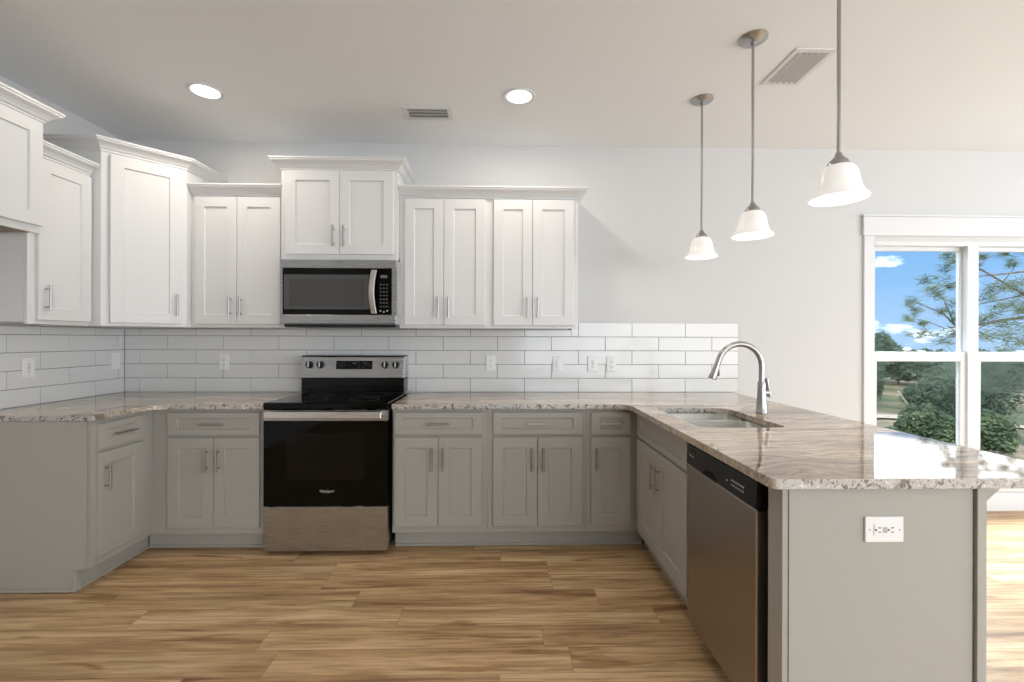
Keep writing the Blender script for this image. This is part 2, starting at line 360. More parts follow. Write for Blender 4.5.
# ------------------------------------------------------------------ the window (pair of sash units)
win = tag(thing('window_1', 'white twin sash window with blue sky and pine branches outside', 'window', (0, 0, 0)), None, None, kind='structure')
bm = bmesh.new()
box(bm, WX0-.08, WX0, -.018, 0, .24, WZ1+.04, bev=.002); box(bm, WX1, WX1+.08, -.018, 0, .24, WZ1+.04, bev=.002)
box(bm, WX0-.09, WX1+.09, -.024, 0, WZ1+.04, WZ1+.185, bev=.002); box(bm, WX0-.1, WX1+.1, -.034, 0, WZ1+.185, WZ1+.2, bev=.002)
box(bm, WX0-.08, WX1+.08, -.018, 0, .15, .24, bev=.002)
obj('window_casing', bm, MT['trim'], win)
obj('window_sill', B(WX0-.1, WX1+.1, -.05, .02, .24, .265, bev=.004), MT['trim'], win)
bm = bmesh.new()
box(bm, WX0, WX0+.016, .0, .13, .265, WZ1); box(bm, WX1-.016, WX1, .0, .13, .265, WZ1); box(bm, WX0, WX1, .0, .13, WZ1-.03, WZ1); box(bm, WX0, WX1, .02, .13, .265, .30)
box(bm, 3.612, 3.662, .0, .078, .30, WZ1-.03)
box(bm, 3.596, 3.678, -.006, .0095, .30, WZ1-.03)
obj('window_frame', bm, MT['trim'], win)
def sash(x0, x1, y, z0, z1, sl, sr, rt, rb, name):
    bm = bmesh.new(); 
    box(bm, x0, x0+sl, y, y+.035, z0, z1); box(bm, x1-sr, x1, y, y+.035, z0, z1); box(bm, x0+sl, x1-sr, y, y+.035, z1-rt, z1); box(bm, x0+sl, x1-sr, y, y+.035, z0, z0+rb)
    s = obj(name, bm, MT['trim'], win, bevel=.003)
    obj('pane', B(x0+sl, x1-sr, y+.015, y+.019, z0+rb, z1-rt), MT['glass'], s)
    return s
for x0, x1 in ((2.866, 3.612), (3.662, 4.399)):
    l = sash(x0, x1, .01, .30, 1.222, .024 if x0 < 3 else .05, .058, .072, .06, 'lower_sash')
    bm = bmesh.new(); box(bm, (x0+x1)/2-.03, (x0+x1)/2+.03, .0, .012, 1.215, 1.235, bev=.003); obj('sash_lock', bm, MT['trim'], l)
    sash(x0, x1, .055, 1.17, WZ1-.03, .045, .014, .03, .05, 'upper_sash')
    bm = bmesh.new(); box(bm, x1-.034, x1-.018, .062, .075, .30, 1.17); obj('screen_track', bm, MT['screen_track'], win)

# ------------------------------------------------------------------ backsplash
def tiles(name, label, along, runs, rows, phase, L, gro):
    """along: 'x' on the back wall, 'y' on the left wall; rows: list of (z0,z1)"""
    t = thing(name, label, 'backsplash')
    bm = bmesh.new()
    if rows: box(bm, rows, runs[0][1], -.0055, -.0004, 1.3841, 1.437)
    for a0, a1, zt in runs:
        if along == 'x': box(bm, a0, a1, -.0055, -.0004, .9145, zt)
        else: box(bm, XL+.0004, XL+.0055, a0, a1, .9145, zt)
    obj('grout', bm, MT['grout'], t)
    bm = bmesh.new()
    for a0, a1, zt in runs:
        for i in range(6):
            z0 = .914+i*.1046; z1 = min(z0+.1046, zt)
            if z1-z0 < .01: continue
            ph = phase+(0 if i % 2 == 0 else L/2)
            k = math.floor((a0-ph)/L)
            while ph+k*L < a1:
                u0, u1 = max(a0, ph+k*L), min(a1, ph+(k+1)*L); k += 1
                if u1-u0 < .01: continue
                g = gro
                if rows and i == 4 and u1 > rows+.06:
                    if u0 < rows: box(bm, u0+g, rows+.020, -.0085, -.002, z0+g, z1-.0005, bev=.0012)
                    box(bm, max(u0, rows+.022)+g*(u0 > rows), u1-g, -.0085, -.002, z0+g, 1.437, bev=.0012); continue
                if along == 'x': box(bm, u0+g, u1-g, -.0085, -.002, z0+g, z1-g, bev=.0012)
                else: box(bm, XL+.002, XL+.0085, u0+g, u1-g, z0+g, z1-g, bev=.0012)
    obj('tile_field', bm, MT['tile'], t)
    return t
tiles('tile_backsplash', 'long white glazed subway tiles on the back wall behind the range', 'x', [(XL+.0087, 1.800, 1.384)], .5, 1.800-.4080*20, .4080, .0016)
tiles('tile_backsplash', 'white subway tiles on the left wall above the short left worktop', 'y', [(-1.6, -.0085, 1.384)], None, -.245-.374*20, .374, .0016)

# ------------------------------------------------------------------ cabinet parts
def shaker_bm(x0, x1, z0, z1, y, t=.019, rail=.065, rec=.009, rz=None):
    """front frame and recessed panel, back face on y, front on y-t"""
    bm = bmesh.new(); e = .002
    k = (rz or rail)-rail
    def ring(dx, yy):
        dz = dx+k if dx >= rail else dx
        return [bm.verts.new(p) for p in ((x0+dx, yy, z0+dz), (x1-dx, yy, z0+dz), (x1-dx, yy, z1-dz), (x0+dx, yy, z1-dz))]
    rs = [ring(0, y), ring(0, y-t+e), ring(e, y-t), ring(rail, y-t), ring(rail+.003, y-t+rec-.001), ring(rail+.0045, y-t+rec)]
    for a, c in zip(rs, rs[1:]):
        for i in range(4): bm.faces.new((a[i], a[(i+1) % 4], c[(i+1) % 4], c[i]))
    bm.faces.new(rs[0][::-1]); bm.faces.new(rs[-1])
    return bm
def pull_bm(cx, cz, y, vert=True, L=.142):
    bm = bmesh.new(); off = .03; h = L/2
    if vert:
        tube(bm, [(cx, y-off, cz-h), (cx, y-off, cz+h)], .0058, 12)
        for s in (-1, 1): tube(bm, [(cx, y, cz+s*.048), (cx, y-off, cz+s*.048)], .0045, 10)
    else:
        tube(bm, [(cx-h, y-off, cz), (cx+h, y-off, cz)], .0058, 12)
        for s in (-1, 1): tube(bm, [(cx+s*.048, y, cz), (cx+s*.048, y-off, cz)], .0045, 10)
    return bm
def door(root, x0, x1, z0, z1, y, mat, hx=None, hz=None, vert=True, name='door', rail=.065, rz=None):
    d = obj(name, shaker_bm(x0, x1, z0, z1, y, rail=rail, rz=rz), mat, root)
    if hx is not None: obj('pull_handle', pull_bm(hx, hz, y-.019, vert), MT['nickel'], d)
    return d
CROWN = [(0, 0), (.007, 0), (.009, .010), (.016, .014), (.022, .024), (.034, .036), (.048, .045), (.054, .050), (.054, .058), (.060, .060), (.060, .070), (0, .070)]
def crown(root, path, z, prof=CROWN, mat=None, name='crown_moulding', out=1):
    """path in plan, outward side on the right-hand of travel (out=1)"""
    P = [Vector(p) for p in path]; bm = bmesh.new(); rings = []
    for i, p in enumerate(P):
        ns = []
        if i > 0: d = (P[i]-P[i-1]).normalized(); ns.append(Vector((d.y, -d.x))*out)
        if i < len(P)-1: d = (P[i+1]-P[i]).normalized(); ns.append(Vector((d.y, -d.x))*out)
        m = sum(ns, Vector((0, 0))).normalized(); k = 1/max(.2, m.dot(ns[0]))
        rings.append([bm.verts.new((p.x+m.x*k*o, p.y+m.y*k*o, z+h)) for o, h in prof])
    n = len(prof)
    for a, c in zip(rings, rings[1:]):
        for j in range(n): bm.faces.new((a[j], a[(j+1) % n], c[(j+1) % n], c[j]))
    bm.faces.new(rings[0][::-1]); bm.faces.new(rings[-1])
    return obj(name, bm, mat or MT['white_cab'], root)

ZB = .884      # top of base cabinets
def base_cab(label, loc, rz, x0, x1, doors, drawers, depth=.61, toe=True, ends=None, toe_x=None, low_door=.158, body_y=0, hollow=False):
    """local frame: back on y=0, front on y=-depth; doors: (x0,x1,handle side)"""
    r = thing('base_cabinet', label, 'cabinet', loc, rz)
    g = MT['grey_cab']
    if hollow:
        bm = bmesh.new(); box(bm, x0, x0+.018, -depth+.02, -.004, .115, ZB-.002); box(bm, x1-.018, x1, -depth+.02, -.004, .115, ZB-.002)
        box(bm, x0+.018, x1-.018, -.022, -.004, .115, ZB-.002); box(bm, x0+.018, x1-.018, -depth+.02, -.022, .115, .133)
        obj('carcass', bm, g, r)
    else: obj('carcass', B(x0, x1, -depth+.02, -.004, .115, ZB-.002), g, r)
    bm = bmesh.new()       # face frame as stiles and rails in one face
    box(bm, x0, x1, -depth, -depth+.0195, .115, ZB-.002, bev=.0008)
    obj('face_frame', bm, g, r)
    tx0, tx1 = toe_x or (x0, x1)
    bm = bmesh.new(); box(bm, tx0, tx1, -depth+.075, -depth+.09, 0.001, .1145); obj('toe_kick', bm, g, r)
    bm = bmesh.new(); box(bm, tx0, tx1, -depth+.063, -depth+.0745, 0.001, .017, bev=.004); obj('shoe_moulding', bm, g, r)
    for a, b2, side in doors:
        hx = None if side is None else (a+.033 if side == 'L' else b2-.033)
        door(r, a, b2, low_door, .707, -depth, g, hx, .575)
    for a, b2, has in drawers:
        door(r, a, b2, .724, .861, -depth, g, (a+b2)/2 if has else None, .793, False, 'drawer' if has else 'false_drawer_front', rail=.056, rz=.034)
    return r
# back wall run (local = world here)
base_cab('grey two door base cabinet in the left corner beside the range', (0, 0, 0), 0, -2.146, -1.445,
         [(-2.034, -1.760, 'R'), (-1.757, -1.482, 'L')], [(-2.034, -1.482, True)], toe_x=(-2.21, -1.445))
base_cab('grey two door base cabinet directly right of the range', (0, 0, 0), 0, -.676, -.0885,
         [(-.663, -.395, 'R'), (-.392, -.124, 'L')], [(-.663, -.124, True)])
base_cab('grey two door base cabinet, middle one between range and corner', (0, 0, 0), 0, -.0875, .524,
         [(-.056, .219, 'R'), (.222, .498, 'L')], [(-.056, .498, True)])
base_cab('narrow grey single door base cabinet in the right corner', (0, 0, 0), 0, .525, .846,
         [(.553, .801, 'L')], [(.553, .801, True)], toe_x=(.525, .90))
# left run, facing right (+X): local x -> world +Y
lb = base_cab('grey single door base cabinet at the open left end', (XL+.002, -1.022, 0), PI/2, 0.0, .41,
         [(.026, .322, 'L')], [(.026, .322, True)], depth=.666, toe_x=(.014, .482))
bm = bmesh.new()
poly = [(-.646, .115), (-.646, ZB-.002), (-.004, ZB-.002), (-.004, 0.001), (-.586, .001), (-.586, .115)]
a = [bm.verts.new((-.016, y, z)) for y, z in poly]; c = [bm.verts.new((-.001, y, z)) for y, z in poly]
bm.faces.new(a); bm.faces.new(c[::-1])
for i in range(6): bm.faces.new((a[i], a[(i+1) % 6], c[(i+1) % 6], c[i]))
ep = obj('end_panel', bm, MT['grey_cab'], lb)
bm = bmesh.new(); box(bm, -.026, -.0165, -.586, -.004, .001, .017, bev=.004); box(bm, -.02, .0135, -.603, -.5865, .001, .112, bev=.002); obj('end_shoe', bm, MT['grey_cab'], lb)
# peninsula, facing left (-X): local x -> world -Y
PX = .846+.61
sb = base_cab('grey sink base cabinet with two doors facing left on the peninsula', (PX, 0, 0), -PI/2, .632, 1.440,
         [(.662, 1.036, 'R'), (1.039, 1.418, 'L')], [(.662, 1.418, False)], toe_x=(.55, 1.44), hollow=True)

# peninsula end: filler, end panel, back panel
pe = thing('peninsula_panel', 'grey panelled end and back of the peninsula holding a horizontal outlet', 'cabinet panel', (1.15, -2.12, 0))
def rel(o, p): o.location = (-p.location.x, -p.location.y, -p.location.z); return o
g = MT['grey_cab']
rel(obj('corner_filler', B(.828, .846, -2.112, -2.040, .001, ZB-.002, bev=.001), g, pe), pe)
rel(obj('end_panel', B(.8465, 1.40, -2.115, -2.097, .001, ZB-.002), g, pe), pe)
rel(obj('corner_post', B(1.406, 1.434, -2.124, -2.05, .001, ZB-.002, bev=.001), g, pe), pe)
rel(obj('back_panel', B(1.414, 1.43, -2.049, -.010, .001, ZB-.002), g, pe), pe)
rel(obj('partition', B(.87, 1.40, -2.096, -2.078, .001, ZB-.002), g, pe), pe)
for y in (-2.0, -1.35, -.7):
    bm = bmesh.new(); p = [(1.4305, .672), (1.4305, ZB-.003), (1.642, ZB-.003), (1.642, .862)]
    a = [bm.verts.new((x, y, z)) for x, z in p]; c = [bm.verts.new((x, y+.04, z)) for x, z in p]
    bm.faces.new(a); bm.faces.new(c[::-1])
    for i in range(4): bm.faces.new((a[i], a[(i+1) % 4], c[(i+1) % 4], c[i]))
    rel(obj('support_bracket', bm, g, pe), pe)

# ------------------------------------------------------------------ worktops
def arc(cx, cy, r, a0, a1, n=10): return [(cx+r*math.cos(math.radians(a0+(a1-a0)*i/n)), cy+r*math.sin(math.radians(a0+(a1-a0)*i/n))) for i in range(n+1)]
bm = bmesh.new(); fx, fy, R = -2.108, -.648, .11
poly = [(XL+.009, -.0092), (XL+.009, -1.045)] + arc(fx-.02, -1.025, .02, 270, 360, 4) + arc(fx+R, fy-R, R, 180, 90) + [(-1.447, fy), (-1.447, -.0092)]
prism(bm, poly, ZB, .914)
tag(obj('stone_worktop', bm, MT['stone'], bevel=.002), 'brown veined stone worktop wrapping the left corner up to the range', 'countertop')
bm = bmesh.new(); fx, R = .778, .075
outer = [(-.674, -.0092), (-.674, fy)] + arc(fx-R, fy-R, R, 90, 0, 8) + arc(fx+.02, -2.125, .02, 180, 270, 4) + arc(1.73, -2.125, .02, 270, 360, 4) + [(1.75, -.0092)]
SX0, SX1, SY0, SY1 = .905, 1.31, -1.385, -.79
hole = arc(SX1-.10, SY1-.10, .10, 90, 0, 8) + arc(SX1-.04, SY0+.04, .04, 0, -90, 6) + arc(SX0+.04, SY0+.04, .04, 270, 180, 6) + arc(SX0+.04, SY1-.04, .04, 180, 90, 6)
def slab_with_hole(bm, outer, hole, z0, z1):
    for z in (z0, z1):
        ed = []
        for loop in (outer, hole):
            vs = [bm.verts.new((x, y, z)) for x, y in loop]
            ed += [bm.edges.new((vs[i], vs[(i+1) % len(vs)])) for i in range(len(vs))]
        bmesh.ops.triangle_fill(bm, edges=ed, use_beauty=True, use_dissolve=False)
    for loop in (outer, hole):
        n = len(loop)
        for i in range(n):
            a, c = loop[i], loop[(i+1) % n]
            bm.faces.new([bm.verts.new(p) for p in ((a[0], a[1], z0), (c[0], c[1], z0), (c[0], c[1], z1), (a[0], a[1], z1))])
slab_with_hole(bm, outer, hole, ZB, .914)
tag(obj('stone_worktop', bm, MT['stone'], bevel=.002), 'brown veined stone worktop from the range round onto the peninsula with the sink', 'countertop')

# ------------------------------------------------------------------ sink and faucet
sk = thing('kitchen_sink', 'stainless double bowl sink set under the peninsula worktop', 'sink', ((SX0+SX1)/2, (SY0+SY1)/2, .68))
def bowl(x0, x1, y0, y1, zt, zb, r=.05):
    bm = bmesh.new()
    def loop(d, z, rr): 
        L = arc(x1-d-rr, y1-d-rr, rr, 90, 0, 5)+arc(x1-d-rr, y0+d+rr, rr, 0, -90, 5)+arc(x0+d+rr, y0+d+rr, rr, 270, 180, 5)+arc(x0+d+rr, y1-d-rr, rr, 180, 90, 5)
        return [bm.verts.new((x, y, z)) for x, y in L]
    rs = [loop(-.012, zt, r+.012), loop(0, zt, r), loop(.004, zb+.03, r), loop(.02, zb+.004, r), loop(.04, zb, r), ]
    out = [loop(-.012, zt-.003, r+.012), loop(-.003, zt-.004, r), loop(.0, zb+.02, r), loop(.03, zb-.004, r)]
    for st in (rs, out):
        for a, c in zip(st, st[1:]):
            for i in range(len(a)):
                f = bm.faces.new((a[i], a[(i+1) % len(a)], c[(i+1) % len(a)], c[i])); f.smooth = True
    n = len(rs[0])
    for i in range(n): bm.faces.new((rs[0][i], rs[0][(i+1) % n], out[0][(i+1) % n], out[0][i]))
    bm.faces.new(rs[-1]); bm.faces.new(out[-1][::-1])
    return bm
for y0, y1 in ((SY0-.005, -1.03), (-1.00, SY1+.005)):
    bo = rel(obj('bowl', bowl(SX0-.005, SX1+.005, y0, y1, .880, .69), MT['bowl'], sk), sk)
    bm = bmesh.new(); lathe(bm, [(.045, .6905), (.045, .693), (.03, .692), (.0, .691)], 1.12, (y0+y1)/2, 24); obj('drain', bm, MT['nickel'], bo)
fc = thing('kitchen_faucet', 'brushed steel gooseneck faucet behind the sink', 'faucet', (1.437, -.95, .914))
bm = bmesh.new(); lathe(bm, [(0, .0003), (.031, .0003), (.031, .006), (.028, .010), (.0275, .04), (.0235, .09), (.021, .13), (.0205, .165), (.0175, .17), (0, .17)], 0, 0, 28); obj('faucet_body', bm, MT['nickel'], fc)
R = .122; pts = [(0, 0, .165), (0, 0, .24)]+[(-R+R*math.cos(math.radians(a)), 0, .255+R*math.sin(math.radians(a))) for a in range(0, 161, 8)]
e = pts[-1]; d = (math.sin(math.radians(160))*-1, 0, math.cos(math.radians(160)))
pts.append((e[0]-.34*.04, 0, e[2]-.94*.04))
bm = bmesh.new(); tube(bm, pts, .0155, 16); obj('spout', bm, MT['nickel'], fc)
p0 = Vector(pts[-1]); dd = Vector((-.34, 0, -.94)).normalized()
bm = bmesh.new(); tube(bm, [p0, p0+dd*.012, p0+dd*.05, p0+dd*.075, p0+dd*.08], .016, 18, rs=[.0155, .0165, .0195, .0225, .0215]); sh = obj('spray_head', bm, MT['nickel'], fc)
bm = bmesh.new(); q = p0+dd*.04; box(bm, q.x+.012, q.x+.026, -.007, .007, q.z-.022, q.z+.016, bev=.003); obj('spray_button', bm, MT['black'], sh)
bm = bmesh.new(); tube(bm, [(.0, 0, .108), (.036, 0, .108)], .02, 18)
b2 = bmesh.new(); box(b2, -.007, .007, -.012, .012, 0, .108, bev=.003)
bmesh.ops.rotate(b2, verts=b2.verts, cent=(0, 0, 0), matrix=Matrix.Rotation(math.radians(-10), 3, 'Y')); bmesh.ops.translate(b2, verts=b2.verts, vec=(.046, 0, .083)); merge(bm, b2)
obj('lever', bm, MT['nickel'], fc)

# ------------------------------------------------------------------ upper cabinets
WC = MT['white_cab']; UZ0, UZ1 = 1.387, 2.282
def upper_cab(label, loc, rz, x0, x1, z0, z1, depth, doors, name='wall_cabinet', hz=None, dz=(.022, .014), body_y=0):
    r = thing(name, label, 'cabinet', loc, rz)
    obj('carcass', B(x0, x1, -depth+.019, -.003, z0+.012, z1-.001), WC, r)
    obj('face_frame', B(x0, x1, -depth, -depth+.0185, z0, z1-.001, bev=.0008), WC, r)
    for a, b2, side in doors:
        hx = None if side is None else (a+.033 if side == 'L' else b2-.033)
        door(r, a, b2, z0+dz[0], z1-dz[1], -depth, WC, hx, (hz or z0+.142))
    return r
ul = upper_cab('white two door wall cabinet between corner cabinet and microwave', (0, 0, 0), 0, -2.104, -1.483, UZ0, UZ1, .31, [(-2.076, -1.796, 'R'), (-1.793, -1.505, 'L')])
crown(ul, [(-2.104, -.31), (-1.483, -.31)], UZ1-.004, out=1)
um = upper_cab('raised white two door cabinet over the microwave', (0, 0, 0), 0, -1.482, -.706, 1.838, 2.448, .36, [(-1.450, -1.091, 'R'), (-1.088, -.732, 'L')], hz=1.994, dz=(.04, .012))
crown(um, [(-1.482, -.004), (-1.482, -.36), (-.706, -.36), (-.706, -.004)], 2.444, out=1)
ur = upper_cab('white two door wall cabinet just right of the microwave', (0, 0, 0), 0, -.704, -.0825, UZ0, UZ1, .31, [(-.668, -.403, 'R'), (-.400, -.118, 'L')])
crown(ur, [(-.704, -.31), (-.0825, -.31)], UZ1-.004, out=1)
u2 = upper_cab('white two door wall cabinet at the right end of the upper row', (0, 0, 0), 0, -.082, .520, UZ0, UZ1, .31, [(-.062, .203, 'R'), (.206, .490, 'L')])
crown(u2, [(-.082, -.31), (.52, -.31), (.52, -.004)], UZ1-.004, out=1)
# left wall cabinet, facing +X
LX = XL+.002; LD = -LX-2.460
uw = upper_cab('white single door wall cabinet on the left wall beside the corner cabinet', (LX, -1.028, 0), PI/2, 0, .352, UZ0, UZ1, LD, [(.040, .348, 'L')], hz=1.527)
crown(uw, [(0, -LD), (.352, -LD)], UZ1-.004, out=1)
# cabinet over the refrigerator bay
FD = -LX-2.345
uf = upper_cab('deep white cabinet high over the refrigerator bay at far left', (LX, -1.97, 0), PI/2, 0, .9, 1.842, 2.412, FD, [(.02, .45, 'R'), (.453, .888, 'L')], hz=1.96, dz=(.036, .012))
for c in list(uf.children):
    for h in list(c.children): bpy.data.objects.remove(h)
crown(uf, [(0, -FD), (.9, -FD), (.9, -.004)], 2.408, out=1)
obj('underside', B(.02, .88, -FD+.02, -.01, 1.846, 1.8535), MT['cab_inside'], uf)
# diagonal corner cabinet
uc = thing('corner_cabinet', 'tall white diagonal corner cabinet with one door', 'cabinet', (XL, 0, 0))
CL = -XL
A_, B_ = Vector((-2.396, -.672)), Vector((-2.106, -.358))
pl = [(XL+.003, -.003), (XL+.003, A_.y), (A_.x, A_.y), (B_.x, B_.y), (B_.x, -.003)]
bm = bmesh.new(); prism(bm, [(x-XL, y) for x, y in pl], UZ0, 2.437); obj('carcass', bm, WC, uc, bevel=.001)
crown(uc, [(x-XL, y) for x, y in (pl[1], pl[2], pl[3], (B_.x, -.004))], 2.433, out=1)
dr = (B_-A_); Ld = dr.length; ang = math.atan2(dr.y, dr.x)
def place_diag(o): o.location = (A_.x-XL, A_.y, 0); o.rotation_euler = (0, 0, ang); return o
dcab = place_diag(obj('door', shaker_bm(.040, Ld-.030, UZ0+.02, 2.437-.018, -.0005), WC, uc))
obj('pull_handle', pull_bm(Ld-.030-.030, 1.530, -.0195), MT['nickel'], dcab)

# ------------------------------------------------------------------ microwave
mw = thing('microwave', 'stainless over-the-range microwave under the raised cabinet', 'microwave', (-1.071, 0, 1.412))
def P(name, bm, mat, par, base=mw, **k):
    o = obj(name, bm, mat, par, **k)
    if par is base: rel(o, base)
    return o
x0, x1, z0, z1 = -1.451, -.698, 1.412, 1.832
P('body', B(x0, x1, -.40, -.012, z0-.004, z1, bev=.002), MT['duct'], mw)
bm = bmesh.new(); 
box(bm, x0, x1, -.438, -.4005, 1.776, z1-.001, bev=.0015); box(bm, x0, x1, -.438, -.4005, z0+.002, z0+.058, bev=.0015)
box(bm, x0, x0+.016, -.438, -.4005, z0+.058, 1.776); box(bm, x1-.028, x1, -.438, -.4005, z0+.058, 1.776)
P('front_frame', bm, MT['steel'], mw)
md = P('glass_door', B(x0+.0165, -.821, -.436, -.402, z0+.0585, 1.7755), MT['black_glass'], mw)
obj('door_window', B(x0+.024, -.866, -.4368, -.4362, 1.506, 1.733), MT['mesh_grey'], md)
obj('window_recess', B(x0+.06, -.905, -.4376, -.4370, 1.522, 1.705), MT['mesh_inner'], md)
cpn = P('control_panel', B(-.820, x1-.0285, -.436, -.402, z0+.0585, 1.7755), MT['black_glass'], mw)
obj('display', B(-.802, -.757, -.4366, -.4362, 1.712, 1.732), MT['icon_dim'], cpn)
bm = bmesh.new()
for r_ in range(7):
    for c_i in range(3): box(bm, -.804+c_i*.02, -.793+c_i*.02, -.4366, -.4362, 1.522+r_*.024, 1.529+r_*.024)
obj('button_print', bm, MT['icon_dim'], cpn)
bm = bmesh.new()
for x, z in ((-.800, 1.497), (-.756, 1.497), (-.778, 1.49)): box(bm, x-.005, x+.005, -.4368, -.4362, z-.004, z+.004)
obj('key_print', bm, MT['icon'], cpn)
bm = bmesh.new(); pts = []
for i in range(13):
    u = i/12; pts.append((-.838, -.452-.026*math.sin(PI*u), 1.478+.284*u))
prev = None
for i, (x, y, z) in enumerate(pts):
    bow = .010*math.sin(PI*i/12)
    ring = [bm.verts.new(p) for p in ((x-.019-bow, y, z), (x-.015-bow, y-.006, z), (x+.014-bow, y-.006, z), (x+.018-bow, y, z), (x-bow, y+.004, z))]
    if prev:
        for k in range(5): bm.faces.new((prev[k], prev[(k+1) % 5], ring[(k+1) % 5], ring[k]))
    else: bm.faces.new(ring)
    prev = ring
bm.faces.new(prev[::-1]); box(bm, -.846, -.832, -.455, -.4365, 1.482, 1.494); box(bm, -.846, -.832, -.455, -.4365, 1.746, 1.758)
hm = obj('pull_handle', bm, MT['steel_b'], md)
P('grille_base', B(x0+.02, x1-.004, -.425, -.03, z0-.022, z0-.0045, bev=.003), MT['black'], mw)
for a_, b_ in ((z0+.004, z0+.056), (1.778, z1-.004)): P('panel_seam', B(-.8212, -.8202, -.4388, -.4381, a_, b_), MT['black'], mw)
tl = text_mesh('logo', 'Whirlpool', .011, MT['icon_dim'], mw, (-1.071+1.071, -.4385, 1.815-1.412))

# ------------------------------------------------------------------ range
rg = thing('range', 'freestanding stainless electric range with black glass top and oven door', 'range', (-1.058, -.33, 0))
def Q(name, bm, mat, par=None, **k):
    o = obj(name, bm, mat, par or rg, **k)
    if par is None: rel(o, rg)
    return o
x0, x1 = -1.439, -.692
Q('side_body', B(x0+.002, x1-.002, -.625, -.03, .03, .885), MT['black'])
for x in (x0+.05, x1-.05):
    for y in (-.58, -.08):
        bm = bmesh.new(); lathe(bm, [(.018, .0005), (.018, .012), (.012, .014), (.012, .0295)], x, y, 16); Q('foot', bm, MT['black'])
Q('storage_drawer', B(x0, x1, -.665, -.626, .028, .296, bev=.004), MT['steel'])
od = Q('oven_door', B(x0, x1, -.665, -.626, .300, .816, bev=.003), MT['black_glass'])
obj('door_top_trim', B(x0, x1, -.667, -.626, .8165, .882, bev=.002), MT['steel'], od)
obj('oven_window', B(x0+.14, x1-.14, -.6658, -.6652, .46, .745), MT['panel_black'], od)
bm = bmesh.new(); box(bm, x0+.022, x1-.03, -.712, -.694, .836, .878, bev=.006, seg=2)
box(bm, x0+.03, x0+.05, -.700, -.667, .850, .872); box(bm, x1-.058, x1-.038, -.700, -.667, .850, .872)
obj('oven_handle', bm, MT['steel_b'], od)
text_mesh('logo', 'Whirlpool', .021, MT['icon'], od, (-1.058, -.6656, .392))
bm = bmesh.new()
for i in range(24):
    a0, a1 = 2*PI*i/24, 2*PI*(i+1)/24
    if .3 < a0 < 2.6: continue
    vs = [(.030*math.cos(a0), .009*math.sin(a0)), (.030*math.cos(a1), .009*math.sin(a1)), (.027*math.cos(a1), .0075*math.sin(a1)), (.027*math.cos(a0), .0075*math.sin(a0))]
    quad(bm, [bm.verts.new((-1.062+u, -.6658, .391+v)) for u, v in vs])
obj('logo_ring', bm, MT['icon'], od)
ct = Q('glass_cooktop', B(x0-.001, x1+.001, -.668, -.135, .886, .926, bev=.006, seg=2), MT['black_glass'])
bm = bmesh.new()
for cx_, cy_, rr in ((-1.24, -.50, .115), (-.88, -.50, .09), (-1.24, -.26, .08), (-.88, -.26, .105)):
    bm = bmesh.new(); lathe(bm, [(rr-.0015, .9262), (rr-.0015, .9266), (rr, .9266), (rr, .9262)], cx_, cy_, 48, closed=True); obj('burner_ring', bm, MT['icon_dim'], ct)
Q('backguard_base', B(x0+.001, x1-.013, -.150, -.03, .927, 1.032, bev=.003), MT['panel_black'])
bm = bmesh.new(); v = [(-.168, 1.034), (-.143, 1.182), (-.135, 1.188), (-.03, 1.188), (-.03, 1.034)]
a = [bm.verts.new((x0, y, z)) for y, z in v]; c = [bm.verts.new((x1-.012, y, z)) for y, z in v]; bm.faces.new(a); bm.faces.new(c[::-1])
for i in range(5): bm.faces.new((a[i], a[(i+1) % 5], c[(i+1) % 5], c[i]))
bg_ = Q('control_backguard', bm, MT['steel'], bevel=.003)
tilt = math.atan2(.025, .148)
def on_guard(bmx):   # built in local (x, depth, height) of sloped face with origin at its foot
    bmesh.ops.rotate(bmx, verts=bmx.verts, cent=(0, 0, 0), matrix=Matrix.Rotation(-tilt, 3, 'X')); bmesh.ops.translate(bmx, verts=bmx.verts, vec=(0, -.168, 1.034)); return bmx
bm = bmesh.new(); box(bm, x0-.001, x1-.011, -.147, -.03, 1.184, 1.1915, bev=.002); obj('top_cap', bm, MT['black'], bg_)
cp = obj('clock_panel', on_guard(B(-1.19, -.932, -.002, .001, .062, .122)), MT['black_glass'], bg_)
bm = bmesh.new(); random.seed(3)
box(bm, -1.072, -1.045, -.0026, -.0021, .100, .108)
for i in range(15):
    x = -1.18+i*.0163
    if -1.085 < x < -1.035: continue
    for z in (.075, .088, .101, .110):
        if random.random() < .5: box(bm, x, x+.009, -.0026, -.0021, z, z+.003)
obj('panel_print', on_guard(bm), MT['icon_dim'], cp)
for x in (-1.378, -1.300, -.841, -.765):
    b2 = bmesh.new(); lathe(b2, [(.0, .0), (.0265, .0), (.0265, -.008), (.022, -.022), (.0, -.022)], x, .093, 28, axis='Y')
    k = obj('control_knob', on_guard(b2), MT['black'], bg_)
    obj('knob_grip', on_guard(B(x-.005, x+.005, -.034, -.022, .072, .114, bev=.002)), MT['nickel'], k)

# ------------------------------------------------------------------ dishwasher (faces -X)
dw = thing('dishwasher', 'stainless dishwasher with black control strip on the peninsula', 'dishwasher', (1.44, -1.4455, 0), -PI/2)
